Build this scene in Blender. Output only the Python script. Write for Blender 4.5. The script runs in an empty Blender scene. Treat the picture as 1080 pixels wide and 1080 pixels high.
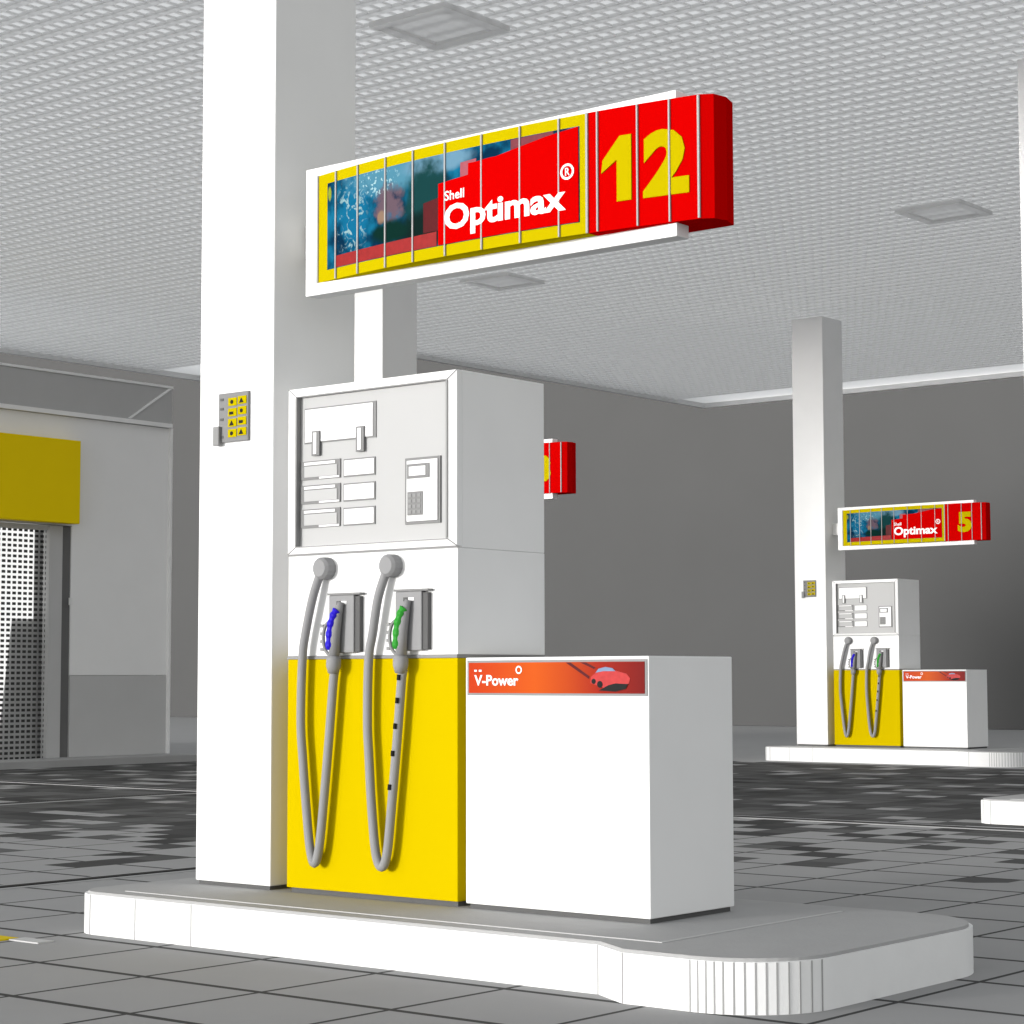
import bpy, bmesh, math, random
from mathutils import Vector, Matrix
random.seed(4)
C = bpy.context.scene.collection
R = math.radians

# ------------------------------------------------------------------ materials
def mat(name, col, rough=0.55, var=0.04, scale=3.0, spec=0.08, metal=0.0, bump=0.0):
    m = bpy.data.materials.new(name); m.use_nodes = True
    nt = m.node_tree; b = nt.nodes['Principled BSDF']
    b.inputs['Roughness'].default_value = rough
    b.inputs['Metallic'].default_value = metal
    b.inputs['Specular IOR Level'].default_value = spec
    tc = nt.nodes.new('ShaderNodeTexCoord'); n = nt.nodes.new('ShaderNodeTexNoise')
    n.inputs['Scale'].default_value = scale; n.inputs['Detail'].default_value = 5
    nt.links.new(tc.outputs['Object'], n.inputs['Vector'])
    mx = nt.nodes.new('ShaderNodeMix'); mx.data_type = 'RGBA'
    mx.inputs['A'].default_value = (*[c * (1 - var) for c in col], 1)
    mx.inputs['B'].default_value = (*[min(1, c * (1 + var)) for c in col], 1)
    nt.links.new(n.outputs['Fac'], mx.inputs['Factor'])
    nt.links.new(mx.outputs['Result'], b.inputs['Base Color'])
    if bump:
        bp = nt.nodes.new('ShaderNodeBump'); bp.inputs['Strength'].default_value = bump
        bp.inputs['Distance'].default_value = 0.01
        n2 = nt.nodes.new('ShaderNodeTexNoise'); n2.inputs['Scale'].default_value = 60
        nt.links.new(tc.outputs['Object'], n2.inputs['Vector'])
        nt.links.new(n2.outputs['Fac'], bp.inputs['Height'])
        nt.links.new(bp.outputs['Normal'], b.inputs['Normal'])
    return m

M = {}
M['white'] = mat('white_paint', (.80, .80, .80), .45)
M['white_kerb'] = mat('white_kerb_paint', (.80, .80, .80), .6, .05, 6, bump=.1)
M['bezel'] = mat('bezel_white', (.80, .80, .80), .4)
M['panel'] = mat('panel_grey', (.41,.41,.41), .45, .02)
M['grey'] = mat('mid_grey', (.20,.20,.20), .5)
M['seam'] = mat('seam_grey', (.24,.24,.24), .5)
M['seam_light'] = mat('seam_light_grey', (.34,.34,.34), .5)
M['dark'] = mat('dark_grey', (.10, .10, .10), .6)
M['black'] = mat('black_rubber', (.012, .012, .012), .6)
M['yellow'] = mat('yellow_panel', (.50, .37, .0005), .6, .02, spec=0.0)
M['sign_yellow'] = mat('sign_yellow', (.42, .335, .001), .6, .02, spec=0.0)
M['sign_red'] = mat('sign_red', (.46, .0005, .0005), .6, .02, spec=0.0)
M['dark_red'] = mat('picture_dark_red', (.24, .012, .012), .4, .25, 40)
M['maroon'] = mat('picture_maroon', (.07, .0, .002), .4, .2, 30)
M['hose'] = mat('hose_grey', (.25,.25,.255), .6)
M['blue'] = mat('blue_grip', (.02, .01, .45), .4)
M['green'] = mat('green_grip', (.03, .26, .03), .4)
M['kerbtop'] = mat('kerb_top_concrete', (.36,.36,.36), .8, .06, 5, bump=.15)
M['joint'] = mat('joint_light', (.47,.47,.47), .8)
M['wall'] = mat('dark_wall', (.085, .085, .085), .85, .05, .6, bump=.1)
M['canopy'] = mat('canopy_white', (.80, .80, .80), .5)
M['louvre'] = mat('louvre_white', (.80, .80, .80), .5)
M['deck'] = mat('ceiling_deck', (.62, .62, .62), .7)
M['fascia'] = mat('canopy_fascia', (.78, .78, .78), .5)
M['shopwall'] = mat('shop_wall', (.84,.84,.84), .7, .03, 2)
M['shopbase'] = mat('shop_base', (.52,.52,.52), .7, .04, 2)
M['shopcornice'] = mat('shop_cornice', (.46,.46,.46), .7)
M['frame'] = mat('door_frame_grey', (.50,.50,.50), .5)
M['darkframe'] = mat('door_frame_dark', (.15, .15, .15), .5)
M['curtain'] = mat('interior_white', (.85, .85, .85), .6)
M['counter'] = mat('interior_grey', (.62,.62,.62), .6)
M['far_ground'] = mat('far_concrete', (.37,.37,.37), .85, .06, 1.5)
M['pale_road'] = mat('pale_concrete_road', (.66, .66, .66), .85, .06, 1.5)  # for the unseen ground that bounces light
M['drain'] = mat('drain_concrete', (.36,.36,.36), .8)
M['mark_yellow'] = mat('marking_yellow', (.6, .45, .0), .7)

def nodes(name):
    m = bpy.data.materials.new(name); m.use_nodes = True
    nt = m.node_tree; b = nt.nodes['Principled BSDF']
    return m, nt, b
def N(nt, t, **kw):
    n = nt.nodes.new(t)
    for k, v in kw.items(): setattr(n, k, v)
    return n
def mth(nt, op, a, b=None, c=None, clamp=False):
    n = N(nt, 'ShaderNodeMath', operation=op, use_clamp=clamp)
    for i, v in enumerate((a, b, c)):
        if v is None: continue
        if isinstance(v, (int, float)): n.inputs[i].default_value = v
        else: nt.links.new(v, n.inputs[i])
    return n.outputs[0]
def mixc(nt, f, a, b):
    n = N(nt, 'ShaderNodeMix', data_type='RGBA')
    for k, v in (('Factor', f), ('A', a), ('B', b)):
        if isinstance(v, tuple): n.inputs[k].default_value = (*v, 1)
        elif isinstance(v, (int, float)): n.inputs[k].default_value = v
        else: nt.links.new(v, n.inputs[k])
    return n.outputs['Result']
def sstep(nt, x, lo, hi):
    n = N(nt, 'ShaderNodeMapRange', interpolation_type='SMOOTHSTEP')
    nt.links.new(x, n.inputs[0]); n.inputs[1].default_value = lo; n.inputs[2].default_value = hi
    return n.outputs[0]

def glow(name, e):
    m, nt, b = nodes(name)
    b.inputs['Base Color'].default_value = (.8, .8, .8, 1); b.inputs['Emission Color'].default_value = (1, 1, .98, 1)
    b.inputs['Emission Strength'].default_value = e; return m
M['litblind'] = glow('lit_shop_blind', .26)  # white cloth made to glow by itself, no lamp behind it
# paving: square concrete flags with dark open joints, patched with dark flags towards the back lane
def paving_material():
    m, nt, b = nodes('paving_flags')
    tc = N(nt, 'ShaderNodeTexCoord'); sx = N(nt, 'ShaderNodeSeparateXYZ')
    nt.links.new(tc.outputs['Object'], sx.inputs[0])
    X, Y = sx.outputs[0], sx.outputs[1]
    u = mth(nt, 'DIVIDE', mth(nt, 'ADD', X, 7.02), .655)
    v = mth(nt, 'DIVIDE', mth(nt, 'ADD', Y, -6.12), .632)
    def line(t, w):
        f = mth(nt, 'FRACT', t)
        d = mth(nt, 'ABSOLUTE', mth(nt, 'SUBTRACT', f, .5))
        return mth(nt, 'GREATER_THAN', d, .5 - w)
    lines = mth(nt, 'MAXIMUM', line(u, .018), line(v, .029))
    cell = N(nt, 'ShaderNodeCombineXYZ')
    nt.links.new(mth(nt, 'FLOOR', mth(nt, 'MULTIPLY', u, 2.0)), cell.inputs[0]); nt.links.new(mth(nt, 'FLOOR', mth(nt, 'MULTIPLY', v, 2.0)), cell.inputs[1])
    wn = N(nt, 'ShaderNodeTexWhiteNoise', noise_dimensions='2D'); nt.links.new(cell.outputs[0], wn.inputs['Vector'])
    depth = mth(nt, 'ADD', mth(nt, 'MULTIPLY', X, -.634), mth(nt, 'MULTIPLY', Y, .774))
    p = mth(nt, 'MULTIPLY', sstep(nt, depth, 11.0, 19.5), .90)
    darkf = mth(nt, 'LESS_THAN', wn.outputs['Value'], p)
    no = N(nt, 'ShaderNodeTexNoise'); no.inputs['Scale'].default_value = 1.7; no.inputs['Detail'].default_value = 6
    nt.links.new(tc.outputs['Object'], no.inputs['Vector'])
    base = mixc(nt, no.outputs['Fac'], (.285, .285, .285), (.33, .33, .33))
    w2 = N(nt, 'ShaderNodeTexWhiteNoise', noise_dimensions='3D')
    nt.links.new(cell.outputs[0], w2.inputs['Vector'])
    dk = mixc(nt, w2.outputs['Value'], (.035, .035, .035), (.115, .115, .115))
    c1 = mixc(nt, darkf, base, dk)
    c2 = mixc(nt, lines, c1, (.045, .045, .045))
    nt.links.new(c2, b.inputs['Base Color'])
    b.inputs['Roughness'].default_value = .9; b.inputs['Specular IOR Level'].default_value = .15
    bp = N(nt, 'ShaderNodeBump'); bp.inputs['Strength'].default_value = .25; bp.inputs['Distance'].default_value = .01
    nt.links.new(mth(nt, 'SUBTRACT', 1.0, lines), bp.inputs['Height']); nt.links.new(bp.outputs['Normal'], b.inputs['Normal'])
    return m
M['paving'] = paving_material()

# the advertising photograph on the sign: blue breaking waves, rocks, dark headland, pale sky
def picture_material():
    m, nt, b = nodes('sea_picture')
    tc = N(nt, 'ShaderNodeTexCoord'); sx = N(nt, 'ShaderNodeSeparateXYZ')
    nt.links.new(tc.outputs['Object'], sx.inputs[0])
    X, Z = sx.outputs[0], sx.outputs[2]
    def noise(s, d=5, dist=0.0):
        n = N(nt, 'ShaderNodeTexNoise'); n.inputs['Scale'].default_value = s; n.inputs['Detail'].default_value = d
        n.inputs['Distortion'].default_value = dist
        nt.links.new(tc.outputs['Object'], n.inputs['Vector']); return n.outputs['Fac']
    def blob(cx, cz, rx, rz, soft=.6, wob=.5):
        dx = mth(nt, 'DIVIDE', mth(nt, 'SUBTRACT', X, cx), rx); dz = mth(nt, 'DIVIDE', mth(nt, 'SUBTRACT', Z, cz), rz)
        d = mth(nt, 'ADD', mth(nt, 'MULTIPLY', dx, dx), mth(nt, 'MULTIPLY', dz, dz))
        d = mth(nt, 'ADD', d, mth(nt, 'MULTIPLY', mth(nt, 'SUBTRACT', noise(22), .5), wob * 3))
        n = N(nt, 'ShaderNodeMapRange', interpolation_type='SMOOTHSTEP')
        nt.links.new(d, n.inputs[0]); n.inputs[1].default_value = 1 + soft; n.inputs[2].default_value = 1 - soft
        return n.outputs[0]
    sea = mixc(nt, sstep(nt, noise(9, 6), .38, .66), (.004, .03, .075), (.012, .20, .36))
    c = mixc(nt, blob(.27, .29, .10, .16), sea, (.01, .17, .33))
    c = mixc(nt, blob(.56, .44, .33, .10), c, (.10, .30, .42))
    c = mixc(nt, blob(.80, .42, .2, .05, .5, .2), c, (.18, .36, .50))
    c = mixc(nt, blob(.74, .24, .14, .20), c, (.012, .06, .06))
    c = mixc(nt, blob(.72, .14, .16, .08), c, (.008, .02, .015))
    c = mixc(nt, blob(.50, .28, .085, .085, .7, 1.5), c, (.17, .11, .14))
    c = mixc(nt, blob(.45, .23, .025, .03), c, (.34, .22, .15))
    c = mixc(nt, blob(.51, .16, .12, .05), c, (.006, .03, .02))
    foam = mth(nt, 'MULTIPLY', sstep(nt, noise(26, 7, 1.5), .53, .66), blob(.245, .27, .10, .17, .8))
    c = mixc(nt, foam, c, (.35, .55, .58))
    foam2 = mth(nt, 'MULTIPLY', sstep(nt, noise(60, 4), .56, .62), blob(.42, .40, .12, .06, .8))
    c = mixc(nt, foam2, c, (.5, .75, .8))
    c = mixc(nt, blob(.085, .40, .012, .03), c, (.35, .42, .04))
    c = mixc(nt, .42, c, (.0, .006, .01))
    nt.links.new(c, b.inputs['Base Color']); b.inputs['Roughness'].default_value = .5
    b.inputs['Specular IOR Level'].default_value = .0
    return m
M['picture'] = picture_material()

def banner_material():
    m, nt, b = nodes('orange_banner')
    tc = N(nt, 'ShaderNodeTexCoord'); sx = N(nt, 'ShaderNodeSeparateXYZ')
    nt.links.new(tc.outputs['Object'], sx.inputs[0])
    X = mth(nt, 'DIVIDE', mth(nt, 'SUBTRACT', sx.outputs[0], .05), .92)
    cr = N(nt, 'ShaderNodeValToRGB'); e = cr.color_ramp.elements
    e[0].position = 0; e[0].color = (.42, .03, .001, 1)
    e[1].position = .36; e[1].color = (.48, .07, .001, 1)
    for p, col in ((.55, (.38, .042, .001, 1)), (.72, (.26, .009, .001, 1)), (1., (.12, .0, .0, 1))):
        n = e.new(p); n.color = col
    nt.links.new(X, cr.inputs[0]); nt.links.new(cr.outputs[0], b.inputs['Base Color'])
    b.inputs['Roughness'].default_value = .4; b.inputs['Specular IOR Level'].default_value = .05
    return m
M['banner'] = banner_material()

# door glass carrying a film printed with small dark dots
def dotted_glass():
    m, nt, b = nodes('dotted_film_glass')
    tc = N(nt, 'ShaderNodeTexCoord'); sx = N(nt, 'ShaderNodeSeparateXYZ')
    nt.links.new(tc.outputs['Object'], sx.inputs[0])
    def sq(t, p):
        f = mth(nt, 'FRACT', mth(nt, 'DIVIDE', t, p))
        return mth(nt, 'ABSOLUTE', mth(nt, 'SUBTRACT', f, .5))
    fac = mth(nt, 'MULTIPLY', mth(nt, 'LESS_THAN', sq(sx.outputs[1], .089), .29),
              mth(nt, 'LESS_THAN', sq(sx.outputs[2], .0705), .26))
    tr = N(nt, 'ShaderNodeBsdfTransparent'); tr.inputs[0].default_value = (.97, .97, .97, 1)
    b.inputs['Base Color'].default_value = (.025, .025, .025, 1); b.inputs['Roughness'].default_value = .7
    ms = N(nt, 'ShaderNodeMixShader'); nt.links.new(fac, ms.inputs[0])
    nt.links.new(tr.outputs[0], ms.inputs[1]); nt.links.new(b.outputs[0], ms.inputs[2])
    nt.links.new(ms.outputs[0], nt.nodes['Material Output'].inputs['Surface'])
    return m
M['dotglass'] = dotted_glass()

def opal(name, t, d, mixf):  # translucency added so skylight brightens the roof, grid and lamp frames
    m, nt, b = nodes(name)
    tl = N(nt, 'ShaderNodeBsdfTranslucent'); tl.inputs[0].default_value = (t, t, t, 1)
    b.inputs['Base Color'].default_value = (d, d, d, 1); b.inputs['Roughness'].default_value = .7; b.inputs['Specular IOR Level'].default_value = .05
    ms = N(nt, 'ShaderNodeMixShader'); ms.inputs[0].default_value = mixf
    nt.links.new(tl.outputs[0], ms.inputs[1]); nt.links.new(b.outputs[0], ms.inputs[2])
    nt.links.new(ms.outputs[0], nt.nodes['Material Output'].inputs['Surface']); return m
M['lamp_frame'] = opal('opal_lamp_frame', .95, .75, .22)
M['opal'] = opal('opal_roof_sheet', .95, .8, .04)
M['opal_bar'] = opal('opal_ceiling_grid', .95, .75, .17)

# ------------------------------------------------------------------ mesh helpers
class MB:
    def __init__(s): s.bm = bmesh.new()
    def box(s, x0, x1, y0, y1, z0, z1, bev=0.0):
        r = bmesh.ops.create_cube(s.bm, size=1)
        vs = r['verts']
        for v in vs:
            v.co = Vector((x0 + (v.co.x + .5) * (x1 - x0), y0 + (v.co.y + .5) * (y1 - y0), z0 + (v.co.z + .5) * (z1 - z0)))
        if bev:
            es = list({e for v in vs for e in v.link_edges})
            bmesh.ops.bevel(s.bm, geom=es, offset=bev, segments=2, affect='EDGES', profile=.5)
        return s
    def prism(s, poly, lo, hi, axis='z'):
        def P(a, b, t): return (a, b, t) if axis == 'z' else (a, t, b)
        v0 = [s.bm.verts.new(P(a, b, lo)) for a, b in poly]; v1 = [s.bm.verts.new(P(a, b, hi)) for a, b in poly]
        n = len(poly)
        s.bm.faces.new(v0[::-1]); s.bm.faces.new(v1)
        for i in range(n): s.bm.faces.new((v0[i], v0[(i + 1) % n], v1[(i + 1) % n], v1[i]))
        return s
    def tube(s, pts, r, n=10, closed=False):
        pts = [Vector(p) for p in pts]; rings = []
        up = Vector((0, 1, 0))
        for i, p in enumerate(pts):
            t = (pts[min(i + 1, len(pts) - 1)] - pts[max(i - 1, 0)]).normalized()
            a = t.cross(up)
            if a.length < 1e-3: a = t.cross(Vector((1, 0, 0)))
            a.normalize(); b = t.cross(a)
            rr = r[i] if isinstance(r, (list, tuple)) else r
            rings.append([s.bm.verts.new(p + (a * math.cos(2 * math.pi * k / n) + b * math.sin(2 * math.pi * k / n)) * rr) for k in range(n)])
        for i in range(len(rings) - 1):
            for k in range(n): s.bm.faces.new((rings[i][k], rings[i][(k + 1) % n], rings[i + 1][(k + 1) % n], rings[i + 1][k]))
        s.bm.faces.new(rings[0][::-1]); s.bm.faces.new(rings[-1])
        return s
    def build(s, name, material, parent=None, smooth=False, loc=(0, 0, 0)):
        bmesh.ops.recalc_face_normals(s.bm, faces=s.bm.faces)
        me = bpy.data.meshes.new(name); s.bm.to_mesh(me); s.bm.free()
        if smooth:
            for p in me.polygons: p.use_smooth = True
        me.materials.append(material)
        o = bpy.data.objects.new(name, me); C.objects.link(o); o.location = loc
        if parent: o.parent = parent
        return o

def smooth_path(pts, k=6):
    out = []; P = [Vector(p) for p in pts]
    for i in range(len(P) - 1):
        p0 = P[max(i - 1, 0)]; p1 = P[i]; p2 = P[i + 1]; p3 = P[min(i + 2, len(P) - 1)]
        for j in range(k):
            t = j / k
            out.append(.5 * ((2 * p1) + (p2 - p0) * t + (2 * p0 - 5 * p1 + 4 * p2 - p3) * t * t + (3 * p1 - p0 - 3 * p2 + p3) * t ** 3))
    out.append(P[-1]); return out

def text(name, s, box, yfun, material, parent, bold=.0, depth=.002):
    """lettering as mesh, fitted into box=(x0,x1,z0,z1), standing on the surface y = yfun(x)"""
    cu = bpy.data.curves.new('lettering', 'FONT'); cu.body = s; cu.size = 1; cu.offset = bold; cu.resolution_u = 3
    tmp = bpy.data.objects.new('lettering', cu); C.objects.link(tmp)
    dg = bpy.context.evaluated_depsgraph_get(); dg.update()
    me = bpy.data.meshes.new_from_object(tmp.evaluated_get(dg))
    bpy.data.objects.remove(tmp); bpy.data.curves.remove(cu)
    xs = [v.co.x for v in me.vertices]; ys = [v.co.y for v in me.vertices]
    a0, a1, b0, b1 = min(xs), max(xs), min(ys), max(ys); x0, x1, z0, z1 = box
    bm = bmesh.new(); bm.from_mesh(me)
    for v in bm.verts:
        x = x0 + (v.co.x - a0) / (a1 - a0) * (x1 - x0); z = z0 + (v.co.y - b0) / (b1 - b0) * (z1 - z0)
        v.co = Vector((x, yfun(x) - depth, z))
    r = bmesh.ops.extrude_face_region(bm, geom=list(bm.faces))
    for g in r['geom']:
        if isinstance(g, bmesh.types.BMVert): g.co.y += depth * .8
    bmesh.ops.recalc_face_normals(bm, faces=bm.faces)
    me2 = bpy.data.meshes.new(name); bm.to_mesh(me2); bm.free(); bpy.data.meshes.remove(me)
    for p_ in me2.polygons: p_.use_smooth = False
    me2.materials.append(material)
    o = bpy.data.objects.new(name, me2); C.objects.link(o)
    if parent: o.parent = parent
    return o

def thing(name, label, cat, loc=(0, 0, 0), group=None):
    o = bpy.data.objects.new(name, None); C.objects.link(o); o.location = loc
    o.empty_display_size = .2
    tag(o, label, cat, group); return o
def tag(o, label, cat, group=None):
    o['label'] = label; o['category'] = cat
    if group: o['group'] = group
    return o
def struct(o):
    o['kind'] = 'structure'; return o
def dup(root, loc, label, skip=()):
    """a copy of a thing with copies of its parts and sub-parts"""
    r = root.copy(); C.objects.link(r); r.location = loc; r['label'] = label
    def rec(src, dst):
        for ch in list(src.children):
            if ch.name.split('.')[0] in skip: continue
            c = ch.copy(); C.objects.link(c); c.parent = dst; rec(ch, c)
    rec(root, r); return r

# world coordinates: camera stands over the origin, X runs along the pump fronts, Y away from them, Z up
CX, CY = -6.885, 6.777              # front left foot of the nearest pump
KERB = .192
PUMP_OFF = {'near': (0, 0), 'behind': (-8.0, 9.354), 'far': (-8.16, 18.67)}

# ------------------------------------------------------------------ ground
struct(MB().box(-400, 400, -300, 400, -.5, -.006).build('ground', M['far_ground']))
struct(MB().box(-22.15, 14, 2.0, 24.35, -.2, 0).build('paving', M['paving']))
struct(MB().box(-60, 60, -60, 1.99, -.2, -.001).build('road', M['pale_road']))  # unseen pale ground added to bounce light up onto the ceiling
def drain(name, x0, x1, y0, y1, label):
    d = thing(name, label, 'drain', (0, 0, 0), 'drain channels set in the paving')
    MB().box(x0, x1, y0, y1, -.05, .004).build('channel_edge', M['drain'], d)
    if x1 - x0 > y1 - y0: MB().box(x0 + .05, x1 - .05, y0 + .06, y0 + .14, -.05, .008).build('slot', M['black'], d)
    else: MB().box(x0 + .06, x0 + .14, y0 + .05, y1 - .05, -.05, .008).build('slot', M['black'], d)
drain('drain_channel', -21.5, -3.0, 14.62, 14.86, 'long pale drain channel crossing the paving in front of the second row of islands')
drain('drain_channel', -16.1, -15.88, 4.0, 14.60, 'pale drain channel running back from the left towards the shop side')
drain('drain_channel', -9.75, -9.56, 2.0, 14.60, 'pale drain channel beside the left end of the nearest island')
ym = MB().box(-7.9, -7.715, 5.80, 5.92, -.02, .006).build('road_marking', M['mark_yellow']); struct(ym)
wm = MB().box(-7.705, -7.5, 5.86, 5.95, -.02, .006).build('road_marking', M['joint']); struct(wm)

# ------------------------------------------------------------------ islands
def arc(cx, cy, r, a0, a1, n):
    return [(cx + r * math.cos(R(a0 + (a1 - a0) * i / n)), cy + r * math.sin(R(a0 + (a1 - a0) * i / n))) for i in range(n + 1)]
def island_outline(i=0.0):
    """plan outline relative to the pump foot, shrunk by i"""
    f, b = -.55 + i, 1.03 - i
    xl, xr = -.86 + i, 3.04 - i
    out = arc(xl + .17, f + .17, .17, 180, 270, 8)
    out += [(2.19, f), (2.385, f - .12)]
    out += arc(xr - .36, f - .12 + .36, .36, 270, 360, 14)
    out += arc(xr - .36, b - .36, .36, 0, 90, 14)
    out += arc(xl + .3, b - .3, .3, 90, 180, 8)
    return out
isl = thing('pump_island', 'white kerbed island under the nearest pump and the white column', 'pump island', (CX, CY, 0), 'kerbed islands under the pumps')
MB().prism(island_outline(), -.05, KERB - .012).build('kerb', M['white_kerb'], isl)
MB().prism(island_outline(.012), KERB - .012, KERB).build('island_top', M['kerbtop'], isl)
j = MB()
j.box(-.60, 2.40, -.44, -.425, KERB - .01, KERB + .003); j.box(2.385, 2.40, -.424, .86, KERB - .01, KERB + .003)
j.build('joint', M['joint'], isl)
def kerb_joint(x, y, nx, ny):
    a, h = math.atan2(ny, nx), .0028
    m = MB(); m.box(-.02, .002, -h, h, .001, KERB - .013)
    m.bm.transform(Matrix.Translation((x, y, 0)) @ Matrix.Rotation(a, 4, 'Z')); m.build('kerb_joint', M['seam_light'], isl)
for x in (-.40, -.03, 2.188): kerb_joint(x, -.55, 0, -1)
kerb_joint(2.388, -.67, 0, -1)
for a in (270, 275, 280, 285, 290, 296, 302, 308, 314, 320, 327, 334, 342, 350):
    kerb_joint(3.04 - .36 + .36 * math.cos(R(a)), -.67 + .36 + .36 * math.sin(R(a)), math.cos(R(a)), math.sin(R(a)))
for a in (205, 235, 262): kerb_joint(-.69 + .17 * math.cos(R(a)), -.38 + .17 * math.sin(R(a)), math.cos(R(a)), math.sin(R(a)))

# ------------------------------------------------------------------ columns
col = thing('canopy_column', 'white square column beside the nearest pump, carrying the canopy', 'column', (CX - .36, CY, KERB), 'white columns holding up the canopy')
CEIL = 6.266
MB().box(-.253, .253, 0, .55, .018, CEIL - KERB - .002, .006).build('shaft', M['white'], col)
MB().box(-.24, .24, .012, .54, 0, .018).build('base_plate', M['dark'], col)  # dark strip standing in for the shadow gap under the shaft

# notice of eight yellow pictogram stickers on the column
def make_notice():
    n = thing('safety_notice', 'grey notice with eight yellow pictogram stickers on the nearest column', 'notice',
              (CX, CY, 2.28), 'notices on the columns')
    MB().box(-.466, -.262, -.014, -.001, 0, .236, .003).build('backing_plate', M['grey'], n)
    MB().box(-.486, -.445, -.032, -.0145, -.014, .078, .003).build('bracket', M['seam'], n)
    for z in (.20, .155, .105, .02): MB().box(-.452, -.43, -.0165, -.0145, z, z + .012).build('small_print', M['dark'], n)
    k = 0
    for r_ in range(4):
        for c_ in range(2):
            x0 = -.396 + c_ * .066; z0 = .172 - r_ * .050 + c_ * .004
            st = MB().box(x0, x0 + .058, -.0175, -.0145, z0, z0 + .038).build('sticker', M['sign_yellow'], n)
            p = MB(); x = x0 + .022 + .01 * ((k * 3) % 3); z = z0 + .012
            if k % 3 == 0: p.prism(arc(x + .004, z + .006, .010, 0, 360, 10)[:-1], -.0195, -.0176, 'y')
            elif k % 3 == 1: p.prism([(x - .012, z - .006), (x + .018, z - .006), (x + .003, z + .018)], -.0195, -.0176, 'y')
            else: p.box(x - .012, x + .014, -.0195, -.0176, z - .004, z + .010); 
            p.build('pictogram', M['black'], st); k += 1
    return n
notice = make_notice()

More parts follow.
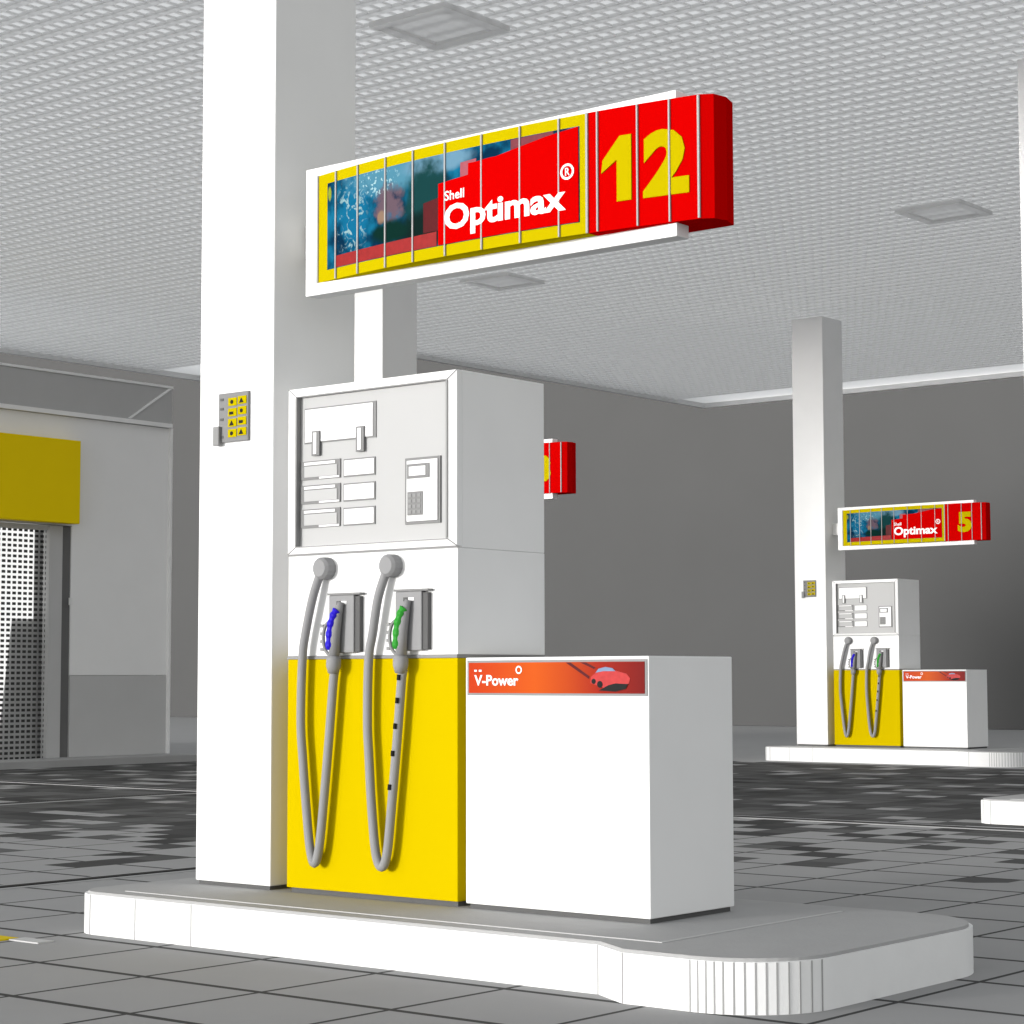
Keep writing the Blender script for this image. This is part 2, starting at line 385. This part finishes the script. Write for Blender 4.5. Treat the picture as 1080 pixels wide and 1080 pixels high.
# ------------------------------------------------------------------ pump
def make_pump():
    p = thing('fuel_pump', 'white and yellow fuel pump nearest the camera, with two grey hoses', 'fuel pump', (CX, CY, KERB), 'fuel pumps on the islands')
    z = lambda w: w - KERB
    W, D = 1.03, .602
    MB().box(.015, W - .015, .02, D - .02, 0, .022).build('foot', M['dark'], p)  # dark grey stands in for the shadow gap under the pump
    MB().box(0, W, 0, D, .022, z(1.248), .004).build('lower_panel', M['yellow'], p)
    MB().box(-.001, W + .001, -.004, D, z(1.2485), z(1.262)).build('trim_strip', M['seam'], p)
    MB().box(0, W, .001, D, z(1.2625), z(1.722), .003).build('hose_bay', M['white'], p)
    MB().box(.0, W, .03, D, z(1.7225), z(2.496), .004).build('head_housing', M['white'], p)
    # bevelled display bezel
    b = MB().bm; zl, zh = z(1.730), z(2.494)
    o_ = [(0, zl), (W, zl), (W, zh), (0, zh)]; i_ = [(.068, z(1.762)), (.988, z(1.762)), (.988, z(2.452)), (.068, z(2.452))]
    vo = [b.verts.new((x, .029, q)) for x, q in o_]; vm = [b.verts.new((x, -.004, q)) for x, q in o_]
    vf = [b.verts.new((x, -.022, q)) for x, q in i_]; vb = [b.verts.new((x, .010, q)) for x, q in i_]
    for A, B_ in ((vo, vm), (vm, vf), (vf, vb)):
        for k in range(4): b.faces.new((A[k], A[(k + 1) % 4], B_[(k + 1) % 4], B_[k]))
    m_ = MB(); m_.bm.free(); m_.bm = b; m_.build('bezel', M['bezel'], p)
    ln = MB()
    for k in range(4):
        (x0, q0), (x1, q1) = i_[k], i_[(k + 1) % 4]
        if k % 2 == 0: ln.box(min(x0, x1) + .0005, max(x0, x1) - .0005, -.024, -.0005, min(q0, q0) - (.004 if k == 0 else -.0005), q0 + (.0005 if k == 0 else .004) - .001)
        else:
            s_ = .010; xa = x0 - .005
            ln.box(xa, xa + s_, -.0245, -.0005, min(q0, q1) + .002, max(q0, q1) - .002)
    ln.build('bezel_gasket', M['seam'], p)
    for k in range(4):
        (x0, q0), (x1, q1) = o_[k], i_[k]
        MB().tube([(x0, -.0045, q0), (x1, -.0225, q1)], .0022, 6).build('bezel_joint', M['seam'], p)
    MB().box(.001, W - .001, -.0035, .0, z(1.7205), z(1.7285)).build('head_joint', M['seam'], p)
    fp = MB().box(.070, .986, .004, .027, z(1.764), z(2.450)).build('display_panel', M['panel'], p)
    def framed(name, x0, x1, z0, z1, mt, y=.0038, fr=.007, sh=.0):
        f = MB().box(x0 - fr, x1 + fr + sh, y - .004, y, z(z0) - fr, z(z1) + fr).build(name + '_frame', M['grey'], p)
        MB().box(x0, x1, y - .007, y - .0045, z(z0), z(z1)).build(name, mt, f)
    framed('price_display', .106, .530, 2.242, 2.392, M['bezel'], sh=.012)
    for x0 in (.165, .444):
        q = MB().box(x0 - .008, x0 + .040, -.012, -.0035, z(2.176), z(2.290)).build('latch', M['grey'], p)
        MB().box(x0 + .004, x0 + .024, -.0145, -.0125, z(2.184), z(2.282)).build('latch_face', M['bezel'], q)
    for zr in (2.074, 1.963, 1.853):
        framed('grade_label', .356, .538, zr, zr + .068, M['bezel'])
        f = MB().box(.076, .330, -.002, .0036, z(zr - .006), z(zr + .080)).build('counter_frame', M['grey'], p)
        MB().box(.104, .312, -.005, -.0022, z(zr + .006), z(zr + .056)).build('counter_window', M['panel'], f)
        w = MB(); w.box(.104, .30, -.0055, -.0023, z(zr + .0615), z(zr + .0735)); w.box(.20, .326, -.0055, -.0023, z(zr - .004), z(zr + .004))
        w.build('counter_rim', M['bezel'], f)
    f = MB().box(.728, .934, -.004, .0036, z(1.834), z(2.126)).build('card_reader', M['grey'], p)
    MB().box(.742, .922, -.010, -.0045, z(1.846), z(2.114), .002).build('reader_face', M['bezel'], f)
    MB().box(.748, .878, -.014, -.0102, z(2.034), z(2.098)).build('reader_bezel', M['grey'], f)
    MB().box(.762, .858, -.0165, -.0142, z(2.046), z(2.086)).build('card_slot', M['bezel'], f)
    MB().box(.750, .838, -.014, -.0102, z(1.872), z(1.976)).build('keypad', M['grey'], f)
    for a in range(3):
        for c in range(4): MB().box(.757 + a * .027, .775 + a * .027, -.016, -.0142, z(1.880 + c * .024), z(1.894 + c * .024)).build('key', M['seam'], f)
    # hoses, holsters and nozzles
    H1 = [(.240, 1.645), (.203, 1.527), (.158, 1.365), (.139, 1.249), (.131, .971), (.145, .801), (.168, .589), (.194, .401), (.222, .336), (.250, .404), (.276, .593), (.309, .889), (.334, 1.142), (.345, 1.20)]
    H2 = [(.648, 1.643), (.607, 1.516), (.574, 1.358), (.551, 1.246), (.545, .976), (.555, .810), (.571, .604), (.597, .400), (.632, .342), (.664, .404), (.690, .609), (.722, .896), (.746, 1.142), (.756, 1.20)]
    for H, hx, hz, gm, rings in ((H1, .289, 1.275, 'blue', False), (H2, .694, 1.281, 'green', True)):
        kx, kz = H[0]
        kb = MB().tube([(kx + .012, .004, z(kz) + .012), (kx + .012, -.045, z(kz) + .012), (kx + .012, -.058, z(kz) + .012)], [.052, .050, .038], 14).build('hose_outlet', M['hose'], p)
        pts = smooth_path([(x, -.045 if 0 < i else -.03, z(q)) for i, (x, q) in enumerate(H)], 5)
        hs = MB().tube(pts, .0205, 12).build('hose', M['hose'], p, True)
        if rings:
            for x, q in ((.777, 1.165), (.768, 1.065), (.756, .954), (.742, .836), (.724, .690)):
                x -= .028
                MB().tube([(x, -.067, z(q) - .012), (x + .002, -.067, z(q) + .012)], .0085, 8).build('hose_clip', M['black'], hs)
        h = MB().box(hx, hx + .155, -.030, .0005, z(hz), z(hz + .258), .004).build('holster', M['hose'], p)
        MB().box(hx + .156, hx + .184, -.022, .0005, z(hz + .004), z(hz + .252)).build('holster_side', M['dark'], h)
        MB().box(hx - .006, hx + .196, -.034, -.0005, z(hz + .2585), z(hz + .268)).build('holster_cap', M['grey'], h)
        MB().box(hx + .05, hx + .075, -.0325, -.0305, z(hz + .215), z(hz + .232)).build('holster_slot', M['dark'], h)
        MB().box(hx + .080, hx + .112, -.0325, -.0305, z(hz + .217), z(hz + .231)).build('holster_tag', M['bezel'], h)
        # nozzle: hose swivel, lever guard, grip and spout going up into the holster
        nz = MB()
        nz.tube([(hx + .052, -.052, z(1.185)), (hx + .056, -.055, z(1.215)), (hx + .058, -.056, z(1.245)), (hx + .06, -.056, z(1.262))], [.024, .034, .034, .024], 12)
        nz.tube([(hx + .060, -.056, z(1.262)), (hx + .064, -.056, z(1.36)), (hx + .076, -.052, z(1.44)), (hx + .090, -.045, z(1.50))], [.025, .026, .022, .014], 12)
        n = nz.build('nozzle', M['hose'], p, True)
        gd = MB().tube(smooth_path([(hx + .036, -.056, z(1.262)), (hx + .004, -.056, z(1.29)), (hx - .008, -.056, z(1.345)), (hx + .008, -.056, z(1.40)), (hx + .05, -.056, z(1.42))], 4), .008, 8)
        for q in (1.29, 1.325, 1.36, 1.395): gd.box(hx - .022, hx - .004, -.062, -.050, z(q) - .006, z(q) + .008)
        gd.build('lever_guard', M['seam'], n)
        gp = smooth_path([(hx + .046, -.070, z(1.288)), (hx + .049, -.072, z(1.34)), (hx + .056, -.071, z(1.40)), (hx + .070, -.066, z(1.445)), (hx + .082, -.059, z(1.468))], 5)
        rr = [.017 + (.0035 if (i // 2) % 2 else 0) for i in range(len(gp))]; rr[0] = .012; rr[-1] = .010
        MB().tube(gp, rr, 12).build('grip', M[gm], n)
    return p
pump = make_pump()

# ------------------------------------------------------------------ cabinet beside the pump
def make_cabinet():
    c = thing('pump_cabinet', 'low white cabinet with an orange banner, standing by the nearest pump', 'cabinet', (CX + 1.076, CY, KERB), 'low cabinets beside the pumps')
    MB().box(.012, .946, .015, .585, 0, .02).build('foot', M['dark'], c)  # dark strip painted for the shadow gap under the cabinet
    MB().box(0, .958, 0, .6, .02, 1.056, .004).build('body', M['white'], c)
    MB().box(.012, .952, -.004, .0005, .896, 1.044).build('banner_frame', M['seam'], c)
    b = MB().box(.022, .942, -.006, -.0042, .906, 1.034).build('banner', M['banner'], c)
    y = lambda x: -.0065
    text('lettering', 'V-Power', (.055, .295, .937, .982), y, M['bezel'], b, .022)
    sm = MB().box(.055, .068, -.0085, -.0065, .996, 1.004); sm.box(.080, .094, -.0085, -.0065, .996, 1.004); sm.build('small_lettering', M['bezel'], b)
    ring = MB(); o1 = arc(.298, 1.003, .017, 0, 360, 16)[:-1]; o2 = arc(.298, 1.003, .011, 0, 360, 16)[:-1]
    for k in range(16):
        q = [o1[k], o1[(k + 1) % 16], o2[(k + 1) % 16], o2[k]]
        f0 = [ring.bm.verts.new((x, -.0085, zz)) for x, zz in q]; ring.bm.faces.new(f0)
    ring.build('registered_mark', M['bezel'], b)
    # plain red sports car printed on the banner
    cr = MB(); cr.prism([(.672, .948), (.676, .972), (.70, .990), (.735, 1.0), (.80, .998), (.855, .985), (.872, .968), (.868, .948), (.84, .936), (.74, .930)], -.0085, -.0062, 'y')
    car = cr.build('car_picture', mat('car_red', (.40, .03, .03), .4, .3, 60), b)
    MB().prism([(.70, .990), (.715, 1.006), (.75, 1.013), (.785, 1.008), (.80, .996), (.74, .996)], -.0095, -.0086, 'y').build('windscreen', mat('glass_print', (.16, .22, .34), .4), car)
    sh = MB(); sh.prism([(.715, .918), (.765, .940), (.80, .947), (.862, .944), (.85, .925), (.80, .914)], -.0095, -.0086, 'y')
    sh.build('car_underside', M['black'], car)  # shadow beneath the car, printed in black
    MB().prism(arc(.690, .955, .011, 0, 360, 12)[:-1], -.0095, -.0086, 'y').build('wheel', M['black'], car)
    MB().prism(arc(.722, .943, .014, 0, 360, 12)[:-1], -.0105, -.0096, 'y').build('wheel', M['black'], car)
    st = MB(); st.prism([(.545, 1.032), (.57, 1.032), (.668, .975), (.664, .965)], -.0075, -.0062, 'y'); st.build('streak', M['maroon'], b)
    st = MB(); st.prism([(.62, 1.032), (.65, 1.032), (.70, 1.010), (.69, 1.005)], -.0075, -.0062, 'y')
    st.build('streak', M['maroon'], b)
    return c
cab = make_cabinet()

# ------------------------------------------------------------------ overhead sign
SX = -6.70        # world x of the left end of the bowed panel
L_ = 2.115
BOW = .088
def yp(x):        # bowed front, x measured from the left end of the panel
    t = max(0, min(1, x / L_)); return -BOW * (1 - (2 * t - 1) ** 2)
SEAMS = [.0, .133, .29, .478, .655, .85, 1.06, 1.268, 1.468, 1.656, 1.843, 1.987, 2.115]
def strip(bounds, yoff, name, material, parent, thick=.002):
    """a polygon strip lying on the bowed panel: bounds = list of (x, zlow, zhigh)"""
    m = MB(); prev = None
    for x, a, b in bounds:
        y = yp(x) - yoff
        cur = [m.bm.verts.new((x, y, a)), m.bm.verts.new((x, y, b)), m.bm.verts.new((x, y + thick, b)), m.bm.verts.new((x, y + thick, a))]
        if prev:
            for k in range(4): m.bm.faces.new((prev[k], prev[(k + 1) % 4], cur[(k + 1) % 4], cur[k]))
        else: m.bm.faces.new(cur)
        prev = cur
    m.bm.faces.new(prev[::-1])
    return m.build(name, material, parent)
def lin(x0, x1, a0, a1, b0, b1, n=8):
    return [(x0 + (x1 - x0) * i / n, a0 + (a1 - a0) * i / n, b0 + (b1 - b0) * i / n) for i in range(n + 1)]
def make_sign(number, label):
    s = thing('overhead_sign', label, 'sign', (SX, CY, 2.976), 'long red and yellow signs above the pumps')
    H = .5
    fr = MB(); z0, z1 = -.055, .540
    fr.box(-.084, 2.003, .0, .085, z0, z1, .003); fr.build('frame', M['white'], s)
    # sign arm to the column
    MB().box(-.291, .35, .20, .30, .18, .34, .004).build('bracket_arm', M['white'], s)
    MB().box(.20, .34, .085, .199, .18, .34, .004).build('bracket_plate', M['white'], s)
    def body(x0, x1, nose):
        n = 16; f = [(x0 + (x1 - x0) * i / n, yp(x0 + (x1 - x0) * i / n) - .001) for i in range(n + 1)]
        if not nose: return f + [(x1, .18), (x0, .18)]
        return f + [(2.165, .03), (2.178, .10), (2.150, .19), (x1, .19), (x0, .19)]
    MB().prism(body(0, 1.605, False), 0, H).build('picture_panel', M['sign_yellow'], s)
    rp = MB().prism(body(1.607, L_, True), -.001, H + .001).build('number_panel', M['sign_red'], s)
    pic = strip([(x, .050, .452) for x in [.068 + 1.50 * i / 20 for i in range(21)]], .0025, 'picture', M['picture'], s)
    strip(lin(.13, .80, .052, .052, .105, .115), .0045, 'red_band', M['dark_red'], pic)
    strip(lin(.72, .812, .118, .118, .25, .262), .0045, 'dark_band', M['maroon'], pic)
    strip(lin(1.22, 1.44, .40, .42, .448, .450), .0045, 'maroon_band', mat('picture_plum', (.14, .02, .03), .4, .3, 30), pic)
    strip(lin(.94, 1.03, .33, .34, .395, .40), .0045, 'plum_band', mat('picture_mauve', (.28, .06, .08), .4, .3, 30), pic)
    rd = strip(lin(.812, .985, .052, .052, .322, .335) + [(.986, .052, .385)] + lin(1.03, 1.10, .052, .052, .385, .39, 3) + lin(1.14, 1.36, .052, .052, .39, .425, 5) + lin(1.40, 1.565, .052, .052, .432, .450, 5), .0065, 'red_field', M['sign_red'], pic)
    yt = lambda x: yp(x) - .0068
    text('lettering', 'Optimax', (.85, 1.505, .075, .222), yt, M['bezel'], rd, .030)
    text('small_lettering', 'Shell', (.852, .965, .240, .282), yt, M['bezel'], rd, .01)
    ring = MB(); o1 = arc(1.512, .268, .034, 0, 360, 20)[:-1]; o2 = arc(1.512, .268, .024, 0, 360, 20)[:-1]
    for k in range(20):
        q = [o1[k], o1[(k + 1) % 20], o2[(k + 1) % 20], o2[k]]
        ring.bm.faces.new([ring.bm.verts.new((x, yt(x) - .002, zz)) for x, zz in q])
    ring.build('registered_ring', M['bezel'], rd)
    text('registered_letter', 'R', (1.502, 1.524, .252, .284), yt, M['bezel'], rd, .01)
    for ch, nb in number:
        if ch == '1':
            x0, x1, z0_, z1_ = nb
            P_ = [(.52, 0), (1, 0), (1, 1), (.62, 1), (.05, .66), (0, .46), (.52, .64)]
            m1 = MB(); m1.prism([(x0 + a * (x1 - x0), z0_ + b * (z1_ - z0_)) for a, b in P_], -.006, -.001, 'y')
            for v in m1.bm.verts: v.co.y += yp(v.co.x)
            m1.build('numeral', M['sign_yellow'], rp)
        else: text('numeral', ch, nb, lambda x: yp(x) - .002, M['sign_yellow'], rp, .055, .003)
    def seam(*a): MB().box(*a).build('panel_seam', M['seam_light'], s)
    for x in SEAMS[1:-1]:
        y = yp(x); seam(x - .0035, x + .0035, y - .0085, y - .0012, .001, H - .001)
    y = yp(1.606); seam(1.601, 1.611, y - .0085, y - .0012, 0, H)
    y = yp(L_); seam(L_ - .006, L_ + .003, y - .007, y + .004, 0.002, H - .002)
    seam(-.010, .0, -.006, -.0005, 0, H)
    return s
sign = make_sign((('1', (1.675, 1.815, .112, .382)), ('2', (1.868, 2.072, .110, .382))), 'long bowed sign numbered 12, with a sea picture, above the nearest pump')

# ------------------------------------------------------------------ repeats: the pumps behind
def at(o, off): return (o.location.x + off[0], o.location.y + off[1], o.location.z)
OB, OF, OR = PUMP_OFF['behind'], PUMP_OFF['far'], (-.0, 9.0)
dup(isl, at(isl, OF), 'white kerbed island under the far pump at the right')
dup(isl, at(isl, OR), 'white island end at the right edge of the picture, in the second row')
dup(isl, at(isl, OB), 'island hidden behind the nearest pump')
dup(col, at(col, OF), 'white column beside the far pump at the right')
dup(col, at(col, OR), 'white column cut off by the right edge of the picture')
dup(col, at(col, OB), 'white column seen under the sign, just above the top of the nearest pump')
dup(notice, at(notice, OF), 'small yellow and grey notice on the far column')
dup(pump, at(pump, OF), 'small white and yellow fuel pump far off beside the right column')
dup(pump, at(pump, OB), 'fuel pump standing hidden behind the nearest pump')
dup(cab, at(cab, OF), 'low white cabinet with an orange banner, beside the far pump')
dup(cab, at(cab, OB), 'low white cabinet hidden behind the nearest cabinet')
sf = make_sign((('5', (1.79, 1.985, .110, .382)),), 'long bowed sign numbered 5 above the far pump'); sf.location = at(sign, OF)
sb = make_sign((('8', (1.79, 2.00, .110, .382)),), 'red end of a sign showing beside the right edge of the nearest pump head'); sb.location = at(sign, OB)

# ------------------------------------------------------------------ canopy
can = thing('forecourt_canopy', 'wide pale canopy with a fine grid ceiling over the forecourt', 'canopy', (0, 0, 0))
XL, XN, YN, YB, YF, XR = -26.45, -21.92, 23.9, 32.5, 5.7, -2.4
outline = [(XL, YF), (XR, YF), (XR, YB), (XN, YB), (XN, YN), (XL, YN)]
def sheet(poly, z, name, material):      # a single skin, made translucent so skylight from above brightens the ceiling
    m = MB(); m.bm.faces.new([m.bm.verts.new((x, y, z)) for x, y in poly]); return m.build(name, material, can)
G_ = .030
sheet(outline, CEIL + G_ + .001, 'roof_sheet', M['opal'])
fa = MB()
t = .10; zb, zt = CEIL - .055, CEIL + .22
fa.box(XN, XR, YB + .001, YB + t, zb, zt); fa.box(XN - t, XN - .001, YN + t + .002, YB + t, zb, zt)
fa.box(XL - t, XN - .001, YN + .001, YN + t, zb, zt); fa.box(XL - t, XL - .001, YF - t, YN - .001, zb, zt)
fa.box(XR + .001, XR + t, YF - t, YB + t, zb, zt); fa.box(XL, XR, YF - t, YF - .001, CEIL - .002, zt)
fa.build('fascia', M['fascia'], can)
def open_top(m):       # the grid bars are open channels, their mouths up against the sheet
    m.bm.normal_update()
    bmesh.ops.delete(m.bm, geom=[f for f in m.bm.faces if f.calc_center_median().z > CEIL + G_ - .004], context='FACES_ONLY')
PY, PX = .2105, .125
lv = MB(); y = YF + .1
while y < YB - .95:  # grid stops short so bare sheet makes a bright line along the edge
    x0 = XL if y < YN else XN
    if y > YN - .9: x0 = XN
    lv.box(x0 + .002, XR - .002, y, y + .062, CEIL, CEIL + G_); y += PY
open_top(lv); lv.build('ceiling_slat', M['opal_bar'], can)
lx = MB(); x = XL + .1
while x < XR:
    y1 = YN if x < XN else YB
    lx.box(x, x + .022, YF + .002, y1 - .92, CEIL + .010, CEIL + G_ - .002); x += PX
open_top(lx); lx.build('ceiling_bar', M['opal_bar'], can)

def make_lamp():
    l = thing('ceiling_light', 'square unlit ceiling light above the nearest pump sign', 'ceiling light', (-10.55, 12.0, CEIL), 'square lights in the canopy ceiling')
    a, w = .39, .10
    f = MB(); f.box(-a, a, -a, -a + w, -.05, -.004); f.box(-a, a, a - w, a, -.05, -.004); f.box(-a, -a + w, -a + w + .001, a - w - .001, -.049, -.004); f.box(a - w, a, -a + w + .001, a - w - .001, -.049, -.004)
    f.build('lamp_frame', M['lamp_frame'], l)
    MB().box(-a + w + .001, a - w - .001, -a + w + .001, a - w - .001, -.025, -.004).build('diffuser', M['opal_bar'], l)
    return l
lamp = make_lamp()
dup(lamp, (-10.62, 20.45, CEIL), 'square ceiling light right of the near sign, above the far column')
dup(lamp, (-16.9, 20.45, CEIL), 'faint square ceiling light seen just under the near sign')

# ------------------------------------------------------------------ backdrop wall behind
wl = thing('boundary_wall', 'tall plain dark grey wall across the back of the forecourt', 'wall', (0, 42.0, 0))
MB().box(-120, 60, 0, .6, 0, 13.5).build('wall_face', M['wall'], wl)  # added as a stand-in for the dark sky
cp = MB(); cp.box(-120, 60, -.04, .64, 13.501, 13.65); cp.build('coping', M['shopcornice'], wl)

# ------------------------------------------------------------------ shop
XS = -22.6; Y1 = 19.86; Y0 = 9.5
sh = thing('shop_building', 'pale grey station shop with a dotted glass door, at the left', 'shop', (XS, 0, 0))
DY0, DY1 = 15.2, 18.12         # door opening
wa = MB(); zt = 4.72
wa.box(-.25, 0, DY1, Y1, 1.205, zt); wa.box(-.25, 0, DY0, DY1, 3.23, zt); wa.box(-.25, 0, Y0, DY0, 1.205, zt)
wa.box(-8, -.252, Y1 - .25, Y1, .0, zt); wa.box(-8, -.252, Y0, Y0 + .25, 0, zt); wa.box(-8.25, -8.001, Y0, Y1, 0, zt)
wa.build('wall', M['shopwall'], sh)
MB().box(-.25, .012, DY1 + .0, Y1, .05, 1.20).build('plinth', M['shopbase'], sh); MB().box(-.25, .012, Y0, DY0, .05, 1.20).build('plinth', M['shopbase'], sh)
co = MB(); co.box(.0, .045, Y0, Y1, 4.79, 5.29); co.box(-8.25, -.001, Y0, Y1, 4.73, 5.285); co.build('fascia_board', M['shopcornice'], sh)  # flat band, the shade of an overhanging soffit is put into its grey
tr = MB(); tr.box(.0, .06, Y0, Y1, 4.725, 4.785); tr.box(.0, .058, Y0, Y1 + .01, 5.292, 5.325); tr.box(.001, .056, Y1 - .03, Y1 + .008, .05, 4.72)
tr.prism([(19.04, 4.79), (19.09, 4.79), (19.84, 5.285), (19.78, 5.285)], 0, 1)
for v in list(tr.bm.verts)[-8:]:
    a, b_, c_ = v.co; v.co = Vector((.046 + .012 * c_, a, b_))
tr.build('trim', M['shopwall'], sh)
MB().box(-.12, .02, 17.735, 17.955, .06, 3.22).build('door_frame', M['frame'], sh)
MB().box(-.14, -.02, 17.957, 18.118, .06, 3.22).build('dark_frame', M['darkframe'], sh)
MB().box(.02, .05, 18.07, 18.11, 2.15, 2.25).build('door_catch', M['bezel'], sh)
fr2 = MB(); fr2.box(-.10, -.02, DY0, DY0 + .12, .06, 3.22); fr2.box(-.10, -.02, DY0 + .121, 17.734, 3.15, 3.22); fr2.build('frame_rail', M['frame'], sh)
MB().box(-.06, -.05, DY0 + .121, 17.734, .07, 3.149).build('door_glass', M['dotglass'], sh)
inn = MB(); inn.box(-3.0, -2.95, Y0 + .3, 18.9, .06, 3.6); inn.build('interior_wall', M['curtain'], sh)
blind = MB().box(-.20, -.17, DY0 + .121, 17.63, 1.96, 3.22).build('blind', M['litblind'], sh)  # own glow added so it reads white
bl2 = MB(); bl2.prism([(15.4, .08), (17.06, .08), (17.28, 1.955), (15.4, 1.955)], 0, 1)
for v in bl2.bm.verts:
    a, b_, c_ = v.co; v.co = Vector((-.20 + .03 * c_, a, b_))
bl2.build('curtain', M['litblind'], sh)  # glows by itself like the blind above
bl3 = MB().box(-.26, -.22, DY0 + .13, 18.0, .06, 3.22).build('partition', M['counter'], sh)
bs = thing('shop_sign', 'plain yellow sign board fixed over the shop door', 'sign', (XS, 0, 0))
MB().box(.062, .20, 12.0, 18.10, 3.245, 4.378, .01).build('board', mat('board_yellow', (.90, .66, .0), .5, .02), bs)
MB().box(.03, .061, 12.2, 18.0, 3.4, 4.2).build('mount', M['dark'], bs)
struct(MB().box(XS - .0, -22.0, 6.5, 20.2, -.1, .10, .01).build('pavement', M['kerbtop']))

# ------------------------------------------------------------------ camera
cam = bpy.data.cameras.new('camera'); cam.sensor_width = 36; cam.sensor_fit = 'HORIZONTAL'
cam.lens = 36 * 2199.47 / 1080; cam.clip_end = 2000; cam.clip_start = .1
co_ = bpy.data.objects.new('camera', cam); C.objects.link(co_)
yaw, pit, roll = R(39.32526442), R(4.51982261), R(-.13559513)
f = Vector((-math.sin(yaw) * math.cos(pit), math.cos(yaw) * math.cos(pit), math.sin(pit)))
r = Vector((math.cos(yaw), math.sin(yaw), 0)); u = r.cross(f)
r2 = math.cos(roll) * r + math.sin(roll) * u; u2 = -math.sin(roll) * r + math.cos(roll) * u
mw = Matrix((r2, u2, -f)).transposed().to_4x4(); mw.translation = (0, 0, 1.166)
co_.matrix_world = mw
bpy.context.scene.camera = co_

# ------------------------------------------------------------------ light: pale overcast evening, low soft sun in front of the pumps
SUN_EL, SUN_AZ = 4.6, 22.0     # azimuth measured from -Y towards -X
sun = bpy.data.lights.new('sun', 'SUN'); sun.energy = 1.0; sun.angle = R(10); sun.color = (1, .985, .96)
so = bpy.data.objects.new('sun', sun); C.objects.link(so)
d = Vector((-math.sin(R(SUN_AZ)) * math.cos(R(SUN_EL)), -math.cos(R(SUN_AZ)) * math.cos(R(SUN_EL)), math.sin(R(SUN_EL))))
so.rotation_euler = d.to_track_quat('Z', 'Y').to_euler(); so.location = d * 60
w = bpy.data.worlds.new('World'); bpy.context.scene.world = w; w.use_nodes = True
nt = w.node_tree; bg = nt.nodes['Background']
sk = nt.nodes.new('ShaderNodeTexSky'); sk.sky_type = 'NISHITA'; sk.sun_disc = False
sk.sun_elevation = R(SUN_EL); sk.sun_rotation = math.atan2(d.x, d.y)
sk.air_density = 1; sk.dust_density = .3; sk.ozone_density = 1
hs = nt.nodes.new('ShaderNodeHueSaturation'); hs.inputs['Saturation'].default_value = .12
nt.links.new(sk.outputs[0], hs.inputs['Color']); nt.links.new(hs.outputs[0], bg.inputs['Color'])
bg.inputs['Strength'].default_value = .15
sc = bpy.context.scene
sc.view_settings.view_transform = 'Standard'; sc.view_settings.look = 'None'
sc.view_settings.gamma = 1; sc.view_settings.use_curve_mapping = False
sc.view_settings.exposure = 1.7
sc.cycles.max_bounces = 8; sc.cycles.diffuse_bounces = 5; sc.cycles.transparent_max_bounces = 8
